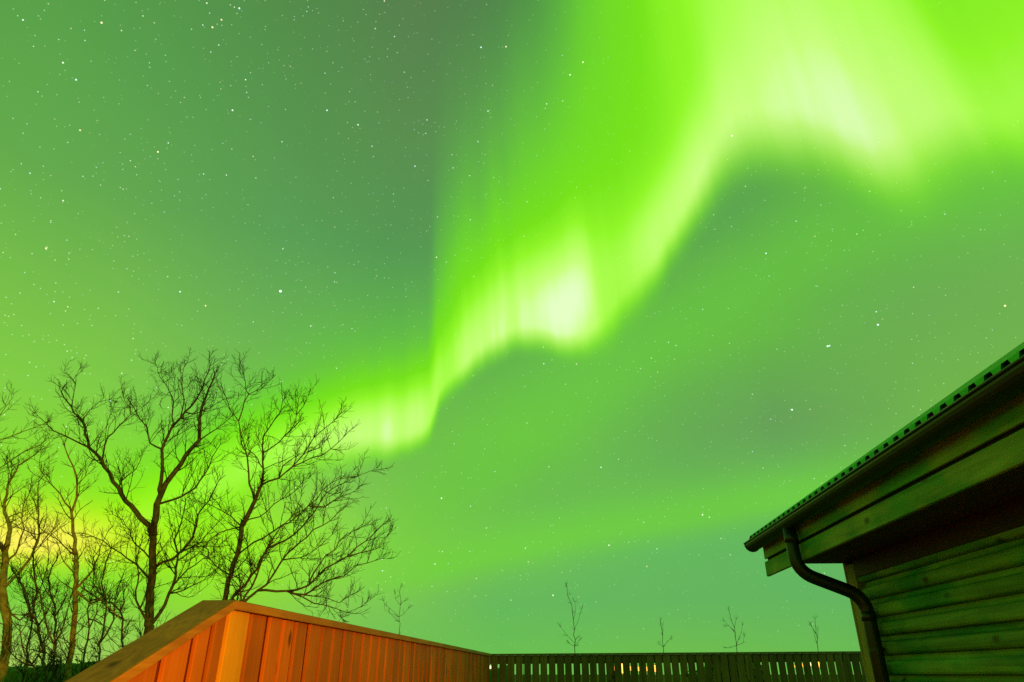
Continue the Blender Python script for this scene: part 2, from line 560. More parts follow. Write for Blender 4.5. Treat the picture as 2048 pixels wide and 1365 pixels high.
M_LOG = wood('stained_wall_log', (0.085, 0.18, 0.04), (0.17, 0.34, 0.07), stretch=(10, 0.5, 10), spread=0.5, blotch=(0.22, 0.75, 0.6))
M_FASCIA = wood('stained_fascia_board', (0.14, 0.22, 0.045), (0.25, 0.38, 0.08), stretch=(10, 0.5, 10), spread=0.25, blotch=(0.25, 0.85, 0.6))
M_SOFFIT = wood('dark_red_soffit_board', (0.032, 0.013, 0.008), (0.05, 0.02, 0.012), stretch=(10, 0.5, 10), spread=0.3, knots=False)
M_CORNER = wood('stained_corner_board', (0.20, 0.17, 0.05), (0.30, 0.25, 0.08), spread=0.2)
M_ROOF = rough_mat('green_roof_sheet', (0.02, 0.32, 0.05), (0.04, 0.44, 0.08), 9.0, 0.42, 0.5, 0.05, 0.002)
M_GUTTER = rough_mat('dark_gutter_steel', (0.004, 0.011, 0.008), (0.007, 0.018, 0.012), 14.0, 0.4, 0.45, 0.03, 0.002)
M_BLACK = rough_mat('shadow_underlay', (0.012, 0.010, 0.008), (0.02, 0.016, 0.012), 6.0)
M_BARK = rough_mat('grey_brown_bark', (0.065, 0.052, 0.03), (0.17, 0.135, 0.075), 16.0, 0.9, 0.1, 0.8, 0.012)
M_LAMPLIT_BARK = rough_mat('lamplit_bark', (0.24, 0.16, 0.06), (0.52, 0.36, 0.16), 16.0, 0.9, 0.1, 0.8, 0.012)  # bark made brighter and warmer: extra orange lamp light put into its colour
M_LAMPLIT_TWIG = rough_mat('lamplit_twig_bark', (0.09, 0.06, 0.025), (0.18, 0.12, 0.05), 6.0, 0.85, 0.15, 0.1, 0.003)  # twigs of the same trees, lamp light put into the colour too
M_TWIG = rough_mat('dark_twig_bark', (0.035, 0.028, 0.016), (0.07, 0.052, 0.03), 6.0, 0.85, 0.15, 0.1, 0.003)
M_GRASS = rough_mat('dry_grass_ground', (0.07, 0.075, 0.03), (0.14, 0.135, 0.06), 0.35, 0.95, 0.05, 0.6, 0.05)
M_HEDGE = rough_mat('dark_evergreen', (0.05, 0.10, 0.03), (0.09, 0.17, 0.05), 1.2, 0.9, 0.1, 0.3, 0.05)
M_POLE = rough_mat('dark_lamp_pole', (0.02, 0.02, 0.02), (0.04, 0.04, 0.04), 8.0, 0.5, 0.4)


def glow_mat(name, col, strength):
    mt = bpy.data.materials.new(name)
    mt.use_nodes = True
    t = mt.node_tree
    t.nodes.clear()
    e = t.nodes.new('ShaderNodeEmission')
    e.inputs[0].default_value = (*col, 1)
    e.inputs[1].default_value = strength
    o = t.nodes.new('ShaderNodeOutputMaterial')
    t.links.new(e.outputs[0], o.inputs[0])
    return mt


# ------------------------------------------------------------------ setting: ground
g = MB()
NX = 60
for i in range(NX + 1):
    for j in range(NX + 1):
        x = (i / NX * 2 - 1)
        y = (j / NX * 2 - 1)
        X_ = math.copysign(abs(x) ** 3, x) * 2500
        Y_ = math.copysign(abs(y) ** 3, y) * 2500
        g.v.append((X_, Y_, 0.02 * math.sin(X_ * 0.9) * math.cos(Y_ * 0.7) - 0.02))
for i in range(NX):
    for j in range(NX):
        a = i * (NX + 1) + j
        g.f.append((a, a + NX + 1, a + NX + 2, a + 1))
tag(g.build('ground', M_GRASS, smooth=True), kind='structure')

# ------------------------------------------------------------------ fences
# the boarded run: corner C near the camera, far end at Y ~ 12.  Local frame: +y along the run away from the camera, +x towards the yard
TOP = 0.290                      # above the eye
C0 = Vector((-1.230, 3.200, 0.0))
RUN_RZ = -math.atan2(0.0985, 0.995)
RUN_L = 8.90


def board_wall(root, edges, top_of, z0, rnd, pale=False):
    """upright cover boards (edges = list of y breaks) over a back layer"""
    cover = MB()
    for k, (a, b) in enumerate(edges):
        if pale and k == 0:
            pb = MB()
            pb.hexa([(-0.020, a + 0.002, z0), (0.003, a + 0.002, z0), (0.003, b - 0.02, z0), (-0.022, b - 0.02, z0), (-0.022, a + 0.002, top_of(a)), (0.003, a + 0.002, top_of(a)), (0.003, b - 0.02, top_of(b)), (-0.022, b - 0.02, top_of(b))])
            pb.build('corner_board', M_PALE, root, bevel=0.004)
            continue
        ga, gb = a + 0.023, b - 0.023
        d = rnd.uniform(-0.003, 0.003)
        zt = [top_of(ga), top_of(gb)]
        cover.hexa([(-0.020 + d, ga, z0), (d, ga, z0), (d, gb, z0), (-0.020 + d, gb, z0), (-0.020 + d, ga, zt[0]), (d, ga, zt[0]), (d, gb, zt[1]), (-0.020 + d, gb, zt[1])])
    cover.build('cover_boards', M_BOARD, root, bevel=0.004)
    back = MB()
    for k in range(len(edges)):
        a, b = edges[k]
        back.hexa([(-0.042, a, z0), (-0.022, a, z0), (-0.022, b - 0.002, z0), (-0.042, b - 0.002, z0), (-0.042, a, top_of(a)), (-0.022, a, top_of(a)), (-0.022, b - 0.002, top_of(b)), (-0.042, b - 0.002, top_of(b))])
    back.build('back_boards', M_BACK, root)


rnd = random.Random(5)
run = empty('board_fence', C0, RUN_RZ)
tag(run, 'long reddish brown board fence with level cap, orange lit at its near end', 'fence')
ys = [0.0]
first = [0.205, 0.20, 0.18, 0.17, 0.19, 0.21, 0.2]
k = 0
while ys[-1] < RUN_L - 0.2:
    ys.append(ys[-1] + (first[k] if k < len(first) else rnd.choice((0.18, 0.2, 0.21))))
    k += 1
ys[-1] = RUN_L
edges = list(zip(ys[:-1], ys[1:]))
ZT = EYE + TOP - 0.036
board_wall(run, edges, lambda y: ZT - 0.002, 0.03, rnd, True)
mb = MB()
mb.hexa([(-0.135, 0.0, ZT), (0.020, 0.0, ZT), (0.020, RUN_L + 0.02, ZT), (-0.135, RUN_L + 0.02, ZT),
         (-0.135, 0.0, ZT + 0.036), (0.020, 0.0, ZT + 0.036), (0.020, RUN_L + 0.02, ZT + 0.036), (-0.135, RUN_L + 0.02, ZT + 0.036)])
cap = mb.build('cap', M_CAP, run, bevel=0.004)
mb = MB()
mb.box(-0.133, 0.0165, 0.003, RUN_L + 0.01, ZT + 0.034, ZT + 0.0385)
mb.build('dimmed_weathered_top', M_CAPTOP, cap)
for y in (0.35, 2.4, 4.5, 6.6, 8.6):
    p = MB()
    p.box(-0.134, -0.044, y, y + 0.09, 0.0, ZT - 0.003)
    p.build('post', M_BACK, run, bevel=0.004)

# the sloping wing that comes down from the corner towards the camera
wing = empty('sloping_fence', C0, RUN_RZ)
tag(wing, 'short sloping board fence falling from the near corner under a slanted cap', 'fence')
SL = 0.415
WL = 2.3
wb = [(-0.125, 0.0), (-0.262, -0.125), (-0.46, -0.262)]
while wb[-1][0] > -WL + 0.2:
    wb.append((wb[-1][0] - 0.2, wb[-1][0]))
wtop = lambda y: ZT + y * SL - 0.002
board_wall(wing, wb, wtop, 0.03, rnd)
mb = MB()
t_ = 0.036 * math.sqrt(1 + SL * SL)
e0 = -0.004
L_ = wb[-1][0] - 0.05
mb.hexa([(-0.135, L_, ZT + L_ * SL), (0.022, L_, ZT + L_ * SL), (0.022, e0, ZT + e0 * SL), (-0.135, e0, ZT + e0 * SL),
         (-0.135, L_, ZT + L_ * SL + t_), (0.022, L_, ZT + L_ * SL + t_), (0.022, e0, ZT + e0 * SL + t_ - 0.002), (-0.135, e0, ZT + e0 * SL + t_ - 0.002)])
cap = mb.build('cap', M_CAP, wing, bevel=0.003)
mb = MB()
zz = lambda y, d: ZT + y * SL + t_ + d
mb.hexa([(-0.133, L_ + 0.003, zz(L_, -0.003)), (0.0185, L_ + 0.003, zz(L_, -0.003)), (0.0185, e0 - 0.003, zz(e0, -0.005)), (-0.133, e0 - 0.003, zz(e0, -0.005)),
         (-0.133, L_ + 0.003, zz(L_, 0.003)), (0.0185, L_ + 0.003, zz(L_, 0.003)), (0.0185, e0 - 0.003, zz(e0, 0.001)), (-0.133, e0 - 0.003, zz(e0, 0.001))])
mb.build('dimmed_weathered_top', M_CAPTOP, cap)
for y in (-0.30, -1.6):
    p = MB()
    p.box(-0.134, -0.044, y, y + 0.09, 0.0, ZT + y * SL - 0.01)
    p.build('post', M_BACK, wing, bevel=0.004)

# the far slatted fence
FX0, FY = -0.353, 12.06
far = empty('slat_fence', (FX0, FY, 0))
tag(far, 'dark slatted fence across the far end with lights showing through its gaps', 'fence')
PITCHX = 0.131
sl = MB()
x = 0.022
nslat = 0
FL = 7.6
gap = PITCHX * 0.16
while x < FL:
    w_ = PITCHX - gap + rnd.uniform(-0.006, 0.005)
    h_ = EYE + TOP + x * 0.0065
    q0, q1, dy = rnd.uniform(-0.003, 0.003), rnd.uniform(-0.003, 0.003), rnd.uniform(-0.003, 0.003)
    zt_ = h_ - 0.026
    sl.hexa([(x + q0, dy - 0.011, 0.06), (x + w_ + q0, dy - 0.011, 0.06), (x + w_ + q0, dy + 0.010, 0.06), (x + q0, dy + 0.010, 0.06),
             (x + q1, dy - 0.011, zt_), (x + w_ + q1, dy - 0.011, zt_), (x + w_ + q1, dy + 0.010, zt_), (x + q1, dy + 0.010, zt_)])
    x += PITCHX
    nslat += 1
sl.build('slats', M_SLAT, far)
rl = MB()
h0, h1 = EYE + TOP, EYE + TOP + FL * 0.0065
rl.hexa([(0, 0.014, h0 - 0.150), (FL, 0.014, h1 - 0.150), (FL, 0.055, h1 - 0.150), (0, 0.055, h0 - 0.150), (0, 0.014, h0 - 0.027), (FL, 0.014, h1 - 0.027), (FL, 0.055, h1 - 0.027), (0, 0.055, h0 - 0.027)])
rl.build('rail', M_SLAT, far)
rl = MB()
rl.box(0, FL, 0.014, 0.055, 0.35, 0.47)
rl.build('rail', M_SLAT, far)
cp = MB()
cp.hexa([(0, -0.03, h0 - 0.024), (FL, -0.03, h1 - 0.024), (FL, 0.07, h1 - 0.024), (0, 0.07, h0 - 0.024), (0, -0.03, h0), (FL, -0.03, h1), (FL, 0.07, h1), (0, 0.07, h0)])
cp.build('cap', M_SLAT, far)
for x in (0.02, 1.9, 3.8, 5.7, 7.5):
    p = MB()
    p.box(x, x + 0.09, 0.058, 0.148, 0, EYE + TOP - 0.03)
    p.build('post', M_SLAT, far)

# ------------------------------------------------------------------ house.  Local frame: x across the wall (away from the yard), y along it, z up from the ground
HA = R(2.79)
SW, TE = 2.32, 5.60              # wall face and far corner, measured from the camera


def HL(s, t, z):
    return (s - SW, t - TE, z + EYE)


hr = Vector((math.cos(HA), -math.sin(HA), 0))
hu = Vector((math.sin(HA), math.cos(HA), 0))
house = empty('log_house', hr * SW + hu * TE, -HA)
tag(house, 'dark timber house with rounded log siding, green ribbed roof and overhanging eave', 'house')
T0, T1 = -6.6, 0.0              # local y of the two gable walls
WTOP = EYE + 0.748
# siding: one profile of bulging courses
grooves = [EYE + 0.117 + 0.1215 * i for i in range(-13, 6)]
lw = MB()
for i, z in enumerate(grooves):
    prof = []
    z2 = z + 0.1195
    for f_, bul in ((0.0, -0.012), (0.015, 0.008), (0.05, 0.019), (0.13, 0.026), (0.28, 0.029), (0.45, 0.028), (0.56, 0.025), (0.64, 0.019), (0.69, 0.008), (0.73, -0.006), (0.80, -0.013), (0.90, -0.017), (1.0, -0.018)):
        prof.append((-bul, z + (z2 - z) * f_))
    prof += [(0.05, z2), (0.05, z)]
    lw.extrude([(a, min(b, WTOP)) for a, b in prof], T0, T1 - 0.17)
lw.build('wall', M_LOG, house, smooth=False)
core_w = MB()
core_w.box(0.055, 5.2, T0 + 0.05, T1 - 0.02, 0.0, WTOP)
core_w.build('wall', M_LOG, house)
RIDGE_S = 4.60
for y0, y1 in ((T1 - 0.018, T1 - 0.0), (T0 + 0.03, T0 + 0.048)):
    gb = MB()
    pr = [(0.056, 0.1), (5.2, 0.1), (5.2, WTOP + 0.1), (RIDGE_S - SW, EYE + 2.60), (0.056, WTOP + 0.28)]
    gb.extrude(pr, y0, y1)
    gb.build('gable', M_LOG, house)
# corner board on the far corner
cb = MB()
cb.box(-0.034, 0.054, T1 - 0.168, T1 - 0.020, 0.12, WTOP - 0.002)
cb.build('corner_board', M_CORNER, house, bevel=0.005)
cb = MB()
cb.box(-0.036, 0.10, T1 - 0.018, T1 + 0.016, 0.12, WTOP + 0.14)
cb.build('corner_board', M_CORNER, house, bevel=0.005)
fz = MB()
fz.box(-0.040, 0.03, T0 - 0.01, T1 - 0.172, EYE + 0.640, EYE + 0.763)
fz.build('eave_shade_strip', M_SOFFIT, house, bevel=0.004)  # dark strip added for the eave's shade on the wall top
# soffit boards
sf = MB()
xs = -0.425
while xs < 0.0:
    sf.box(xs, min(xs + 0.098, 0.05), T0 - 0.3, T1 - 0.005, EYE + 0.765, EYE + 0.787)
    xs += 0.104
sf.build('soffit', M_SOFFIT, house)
# fascia, two boards with a groove
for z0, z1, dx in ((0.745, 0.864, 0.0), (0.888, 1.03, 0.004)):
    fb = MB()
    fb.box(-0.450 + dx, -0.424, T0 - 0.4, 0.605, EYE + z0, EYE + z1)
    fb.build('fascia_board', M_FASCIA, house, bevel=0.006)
fb = MB()
fb.box(-0.423, -0.405, T0 - 0.4, 0.59, EYE + 0.80, EYE + 1.02)
fb.build('fascia_backing', M_BLACK, house)

# roof: trapezoid ribbed sheet on both slopes
PEDGE, ZEDGE = 1.775 - SW, EYE + 1.047
SLOPE = 0.628
RX = RIDGE_S - SW
RIB, RH = 0.115, 0.034
prof = []
y = T0 - 0.5
YEND = 0.655
while y < YEND - RIB * 0.5:
    prof += [(y, 0.0), (y + 0.036, 0.0), (y + 0.054, RH), (y + 0.097, RH)]
    y += RIB
prof.append((YEND, 0.0))
rf = MB()
th = 0.0012
for side in (0, 1):
    n = len(rf.v)
    kk = len(prof)
    for layer in (0.0, -th):
        for (xa, za) in ((PEDGE, ZEDGE), (RX, ZEDGE + (RX - PEDGE) * SLOPE)):
            for (yy, hh) in prof:
                xx = xa if side == 0 else 2 * RX - xa
                rf.v.append((xx, yy, za + hh + layer))
    for i in range(kk - 1):
        rf.f.append((n + i, n + i + 1, n + kk + i + 1, n + kk + i))
        rf.f.append((n + 2 * kk + i, n + 3 * kk + i, n + 3 * kk + i + 1, n + 2 * kk + i + 1))
        rf.f.append((n + i, n + 2 * kk + i, n + 2 * kk + i + 1, n + i + 1))
roof = rf.build('roof', M_ROOF, house)
ul = MB()
for side in (0, 1):
    x0, x1 = PEDGE + 0.03, RX
    z0, z1 = ZEDGE + 0.03 * SLOPE - 0.006, ZEDGE + (RX - PEDGE) * SLOPE - 0.006
    if side:
        x0, x1 = 2 * RX - x0, 2 * RX - x1
    ul.hexa([(x0, T0 - 0.45, z0 - 0.02), (x1, T0 - 0.45, z1 - 0.02), (x1, 0.60, z1 - 0.02), (x0, 0.60, z0 - 0.02), (x0, T0 - 0.45, z0), (x1, T0 - 0.45, z1), (x1, 0.60, z1), (x0, 0.60, z0)])
ul.build('underlay', M_BLACK, roof)
for y0 in (0.604, T0 - 0.455):
    bg_ = MB()
    for side in (0, 1):
        x0, x1 = PEDGE + 0.05, RX - 0.001
        z0, z1 = ZEDGE + 0.05 * SLOPE - 0.03, ZEDGE + (RX - PEDGE) * SLOPE - 0.03
        if side:
            x0, x1 = 2 * RX - x0, 2 * RX - x1
        bg_.hexa([(x0, y0, z0 - 0.05), (x1, y0, z1 - 0.17), (x1, y0 + 0.022, z1 - 0.17), (x0, y0 + 0.022, z0 - 0.05), (x0, y0, z0), (x1, y0, z1), (x1, y0 + 0.022, z1), (x0, y0 + 0.022, z0)])
    bg_.build('barge_board', M_FASCIA, house)

# gutter: half round with a rolled lip
GR, GX, GZ = 0.066, 1.806 - SW, EYE + 1.026
gp = []
n = 12
for i in range(n + 1):
    a = math.pi + math.pi * i / n
    gp.append((GX + GR * math.cos(a), GZ + GR * math.sin(a)))
gp += [(GX + (GR - 0.003) * math.cos(math.pi + math.pi * i / n), GZ + (GR - 0.003) * math.sin(math.pi + math.pi * i / n)) for i in range(n, -1, -1)]
gt = MB()
gt.extrude(gp, T0 - 0.45, 0.66)
gutter = gt.build('gutter', M_GUTTER, house, smooth=False)
lp = MB()
lp.tube([(GX - GR - 0.003, T0 - 0.45, GZ + 0.002), (GX - GR - 0.003, 0.66, GZ + 0.002)], 0.0075, 8)
lp.build('lip', M_GUTTER, gutter, smooth=True)
ec = MB()
ec.extrude([(GX + (GR + 0.004) * math.cos(math.pi + math.pi * i / n), GZ + (GR + 0.004) * math.sin(math.pi + math.pi * i / n)) for i in range(n + 1)], 0.655, 0.668)
ec.build('end_cap', M_GUTTER, gutter)


# downspout
def smooth_path(pts, r=0.07, seg=6):
    pts = [Vector(p) for p in pts]
    out_ = [pts[0]]
    for i in range(1, len(pts) - 1):
        a, b, c = pts[i - 1], pts[i], pts[i + 1]
        d0 = (a - b).normalized() * min(r, (a - b).length * 0.48)
        d1 = (c - b).normalized() * min(r, (c - b).length * 0.48)
        for k in range(seg + 1):
            f_ = k / seg
            out_.append((b + d0) * (1 - f_) ** 2 + b * 2 * f_ * (1 - f_) + (b + d1) * f_ ** 2)
    out_.append(pts[-1])
    return out_


dp = [HL(1.806, 5.27, 0.975), HL(1.806, 5.25, 0.665), HL(2.235, 5.235, 0.49), HL(2.235, 5.235, -1.42)]
ds = MB()
ds.tube(smooth_path(dp, 0.12, 8), 0.0455, 16)
spout = ds.build('downspout', M_GUTTER, house, smooth=True)
for z in (0.90, 0.36):
    ds = MB()
    xx = 1.806 if z > 0.6 else 2.235
    c_ = Vector(HL(xx, 5.26 if z > 0.6 else 5.235, z))
    ds.tube([c_ + Vector((0, 0, -0.03)), c_ + Vector((0, 0, 0.03))], 0.0495, 16)
    ds.build('sleeve', M_GUTTER, spout, smooth=True)
for z in (0.15, -0.9):
    bk = MB()
    c_ = Vector(HL(2.235, 5.235, z))
    bk.tube([c_ + Vector((0, 0, -0.012)), c_ + Vector((0, 0, 0.012))], 0.0485, 16)
    bk.box(c_.x + 0.03, 0.0, c_.y - 0.015, c_.y + 0.015, c_.z - 0.011, c_.z + 0.011)
    bk.build('bracket', M_GUTTER, spout)

# ------------------------------------------------------------------ bare trees
class Tree:
    """limbs laid out as 3-D polylines, then side shoots and twigs grown from every limb"""

    def __init__(self, seed, base, wood_r):
        self.rnd = random.Random(seed)
        self.limbs = []          # (points, radii)
        self.wood = MB()
        self.tw = MB()
        self.base = base
        self.n = 0

    def limb(self, pts, r0, r1, sides=8):
        pts = resample(pts, 0.10, self.rnd)
        n = len(pts)
        rad = [r0 + (r1 - r0) * (i / (n - 1)) ** 0.8 for i in range(n)]
        self.limbs.append((pts, rad))
        self.wood.tube(pts, rad, sides)
        return pts

    def near(self, p_, px_y=None):
        best = None
        for pts, rad in self.limbs:
            for q_, r_ in zip(pts, rad):
                d = (q_ - p_).length
                if best is None or d < best[0]:
                    best = (d, q_, r_)
        return best

    def shoot(self, p0, d0, length, r0, level):
        rnd = self.rnd
        step = max(0.035, length / 7.0)
        pts = [p0.copy()]
        d = d0.normalized()
        n = max(3, int(length / step))
        bend = Vector((rnd.gauss(0, 1), rnd.gauss(0, 1), rnd.gauss(0, 0.6))) * 0.10
        for i in range(n):
            d = (d + Vector((0, 0, 0.10)) + bend + Vector((rnd.gauss(0, 1), rnd.gauss(0, 1), rnd.gauss(0, 1))) * 0.13).normalized()
            if rnd.random() < 0.25:
                bend = -bend
            pts.append(pts[-1] + d * step)
        rad = [r0 + (0.0018 - r0) * i / n for i in range(n + 1)]
        (self.tw if level > 0 else self.wood).tube(pts, rad, 4 if level <= 1 else 3, cap=False)
        self.n += 1
        if level >= 3:
            return
        s = 0.22
        side = rnd.choice((-1, 1))
        while s < 0.97:
            i = min(int(s * n), n - 1)
            p_ = pts[i].lerp(pts[i + 1], s * n - i)
            t = (pts[i + 1] - pts[i]).normalized()
            ln = length * rnd.uniform(0.32, 0.62) * (1.15 - s * 0.75)
            if ln > 0.05:
                self.shoot(p_, side_dir(t, rnd, side, rnd.uniform(28, 58)), ln, max(0.0024, rad[i] * 0.62), level + 1)
            side = -side
            s += rnd.uniform(0.12, 0.24) if level < 2 else rnd.uniform(0.3, 0.6)

    def twigs(self, dens=1.0, lmin=0.25, lmax=0.65, skip=0.25, zmin=0.0):
        rnd = self.rnd
        for pts, rad in list(self.limbs):
            n = len(pts)
            tot = 0.1 * n
            cnt = int(tot * 12.5 * dens)
            side = 1
            for k in range(cnt):
                s = skip + (1 - skip) * (k + rnd.random()) / max(cnt, 1)
                i = min(int(s * (n - 1)), n - 2)
                if pts[i].z < zmin:
                    continue
                t = (pts[i + 1] - pts[i]).normalized()
                ln = rnd.uniform(lmin, lmax) * (1.1 - 0.62 * s) * (0.6 + 0.4 * min(1.0, tot / 1.2))
                self.shoot(pts[i], side_dir(t, rnd, side, rnd.uniform(30, 65)), ln, min(max(0.0036, rad[i] * 0.5), 0.008), 1)
                side = -side
            # the limb runs out in twigs
            t = (pts[-1] - pts[-2]).normalized()
            for k in range(3):
                self.shoot(pts[-1], (t + Vector((rnd.gauss(0, 1), rnd.gauss(0, 1), rnd.gauss(0, 1))) * 0.3), rnd.uniform(lmin, lmax) * 0.42, max(rad[-1] * 0.8, 0.003), 1)

    def finish(self, name, label, cat, group=None, bark=None):
        root = empty(name, self.base)
        tag(root, label, cat, group)
        off = -Vector(self.base)
        for mb_, nm, mt in ((self.wood, 'trunk', bark or M_BARK), (self.tw, 'crown', M_LAMPLIT_TWIG if bark else M_TWIG)):
            if mb_.v:
                mb_.v = [tuple(Vector(v) + off) for v in mb_.v]
                mb_.build(nm, mt, root, smooth=True)
        return root


def side_dir(t, rnd, side, deg):
    a = t.orthogonal().normalized()
    b = t.cross(a)
    ph = rnd.uniform(0, 2 * math.pi)
    w = a * math.cos(ph) + b * math.sin(ph)
    w = (w + Vector((0.45 * side, 0, 0.25))).normalized()
    w = (w - t * w.dot(t)).normalized()
    g_ = R(deg)
    return t * math.cos(g_) + w * math.sin(g_)


def resample(pts, step, rnd):
    """Catmull-Rom through the points, at an even step, with the small kinks of real wood"""
    P_ = [pts[0]] + list(pts) + [pts[-1]]
    out_ = []
    for i in range(1, len(P_) - 2):
        p0, p1, p2, p3 = P_[i - 1], P_[i], P_[i + 1], P_[i + 2]
        n = max(1, int((p2 - p1).length / step))
        for k in range(n):
            t = k / n
            out_.append(0.5 * ((2 * p1) + (p2 - p0) * t + (2 * p0 - 5 * p1 + 4 * p2 - p3) * t * t + (3 * p1 - p0 - 3 * p2 + p3) * t ** 3))
    out_.append(P_[-2])
    for i in range(1, len(out_) - 1):
        out_[i] = out_[i] + Vector((rnd.gauss(0, 1), rnd.gauss(0, 1), rnd.gauss(0, 1))) * step * 0.09
    return out_


def big_tree(seed, Y0, limbs, label, name='bare_tree', cat='tree', dens=1.0, lmin=0.28, lmax=0.85, group=None, zmin=0.0, drift=0.45):
    """limbs: list of (radius at start, radius at end, [(x, y), ...]); the first one is the trunk and is taken down to the ground"""
    rnd = random.Random(seed * 7 + 1)
    tr = Tree(seed, (0, 0, 0), 0)
    for k, (r0, r1, pp) in enumerate(limbs):
        if k == 0:
            ys_ = [Y0 + 0.05 * i * rnd.uniform(-1, 1) for i in range(len(pp))]
            pts = [at(x, y, Y) for (x, y), Y in zip(pp, ys_)]
            b = pts[0].copy()
            d = (pts[1] - pts[0])
            b.x -= d.x / max(d.z, 0.1) * 0.25
            b.z = -0.04
            tr.base = (b.x, b.y, 0)
            pts = [b] + pts
        else:
            # where does it leave the wood already built?
            best = None
            for q_pts, q_rad in tr.limbs:
                for q_ in q_pts:
                    w = at(pp[0][0], pp[0][1], q_.y)
                    dd = (w - q_).length
                    if best is None or dd < best[0]:
                        best = (dd, q_)
            Ys = best[1].y
            dr = rnd.uniform(-1, 1) * drift
            ln = 0.0
            pts = []
            last = None
            for (x, y) in pp:
                p_ = at(x, y, Ys)
                if last is not None:
                    ln += (p_ - last).length
                last = p_
                pts.append(at(x, y, Ys + dr * ln))
            if best[0] < 0.35:
                pts[0] = best[1].copy()
        tr.limb(pts, r0 if k == 0 else r0 * 0.86, r1 * 0.8, 10 if r0 > 0.04 else 6)
    tr.twigs(dens, lmin, lmax, zmin=zmin)
    return tr.finish(name, label, cat, group, M_LAMPLIT_BARK if 'orange lit' in label and seed in (12, 13) else None)


# the big tree behind the sloping cap
big_tree(11, 9.6, [
    (0.088, 0.055, [(292, 1290), (296, 1250), (301, 1182), (304, 1121), (306, 1071)]),
    (0.048, 0.010, [(306, 1071), (301, 1056), (281, 1036), (251, 1001), (236, 976), (216, 946), (201, 921), (178, 896), (171, 856), (165, 845), (140, 813), (123, 785)]),
    (0.016, 0.005, [(178, 896), (135, 876), (108, 863), (83, 838)]),
    (0.014, 0.005, [(201, 921), (211, 891), (236, 851), (261, 830), (246, 790)]),
    (0.013, 0.005, [(236, 976), (255, 950), (271, 941), (281, 921)]),
    (0.010, 0.004, [(165, 845), (180, 820), (196, 805), (216, 800)]),
    (0.009, 0.003, [(140, 813), (150, 770), (158, 740)]),
    (0.060, 0.014, [(306, 1071), (311, 1031), (321, 991), (331, 966), (351, 946), (371, 911), (396, 881), (401, 835), (407, 806), (418, 778), (430, 748)]),
    (0.034, 0.008, [(320, 985), (321, 961), (325, 921), (324, 900), (346, 855), (371, 825), (399, 792), (409, 760), (420, 732)]),
    (0.016, 0.005, [(324, 900), (301, 886), (291, 855), (275, 830), (262, 808)]),
    (0.014, 0.004, [(346, 855), (346, 805), (335, 775), (321, 755), (310, 728)]),
    (0.012, 0.004, [(360, 838), (368, 800), (362, 765), (368, 735)]),
    (0.012, 0.004, [(371, 825), (388, 830), (420, 815), (445, 800)]),
    (0.013, 0.004, [(396, 881), (420, 865), (445, 850), (462, 835)]),
    (0.022, 0.006, [(315, 1015), (345, 1000), (380, 985), (410, 950), (425, 915), (440, 890)]),
    (0.026, 0.006, [(303, 1140), (326, 1125), (361, 1105), (386, 1075), (396, 1031), (420, 1000), (436, 965)]),
    (0.016, 0.005, [(361, 1105), (400, 1085), (430, 1050), (452, 1030)]),
    (0.018, 0.005, [(302, 1160), (281, 1137), (241, 1107), (206, 1082), (171, 1068)]),
    (0.015, 0.004, [(304, 1110), (268, 1085), (252, 1050), (226, 1030)]),
    (0.030, 0.008, [(315, 1262), (322, 1225), (346, 1171), (354, 1121), (351, 1081), (365, 1040), (371, 1005)]),
    (0.016, 0.004, [(346, 1171), (376, 1140), (406, 1120), (440, 1090)]),
    (0.014, 0.004, [(335, 1195), (370, 1180), (402, 1160), (430, 1140)]),
    (0.020, 0.006, [(306, 1268), (272, 1200), (277, 1150), (275, 1112), (283, 1085)]),
], 'tallest bare tree with a thick trunk and wide crown behind the slanted cap')

# thin orange lit tree in front of the glow
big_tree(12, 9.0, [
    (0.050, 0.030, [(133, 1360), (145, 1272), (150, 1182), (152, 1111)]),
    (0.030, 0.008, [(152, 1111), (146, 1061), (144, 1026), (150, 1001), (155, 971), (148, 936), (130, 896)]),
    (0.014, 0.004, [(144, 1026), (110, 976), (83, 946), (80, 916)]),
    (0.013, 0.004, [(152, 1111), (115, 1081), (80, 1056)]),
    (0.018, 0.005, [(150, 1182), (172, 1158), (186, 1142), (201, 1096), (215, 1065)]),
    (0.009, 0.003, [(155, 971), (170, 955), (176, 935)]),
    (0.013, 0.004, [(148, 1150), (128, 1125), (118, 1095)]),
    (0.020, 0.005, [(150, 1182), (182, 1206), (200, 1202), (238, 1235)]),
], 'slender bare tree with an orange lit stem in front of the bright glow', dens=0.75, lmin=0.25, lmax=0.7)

# tree at the left border
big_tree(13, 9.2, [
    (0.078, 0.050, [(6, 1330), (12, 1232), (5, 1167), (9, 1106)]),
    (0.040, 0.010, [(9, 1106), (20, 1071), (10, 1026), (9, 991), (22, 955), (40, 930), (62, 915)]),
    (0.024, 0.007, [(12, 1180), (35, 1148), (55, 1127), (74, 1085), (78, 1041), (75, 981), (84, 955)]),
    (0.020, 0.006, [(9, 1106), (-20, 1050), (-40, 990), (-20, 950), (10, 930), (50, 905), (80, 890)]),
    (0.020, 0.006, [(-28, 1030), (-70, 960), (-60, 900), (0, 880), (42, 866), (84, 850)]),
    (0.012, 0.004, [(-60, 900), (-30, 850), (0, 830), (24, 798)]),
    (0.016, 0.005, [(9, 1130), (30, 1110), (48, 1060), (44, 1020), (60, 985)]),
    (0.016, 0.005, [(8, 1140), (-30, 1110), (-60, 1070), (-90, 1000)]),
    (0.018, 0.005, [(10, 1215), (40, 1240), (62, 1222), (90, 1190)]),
], 'bare tree at the left border with an orange lit trunk', dens=0.8)

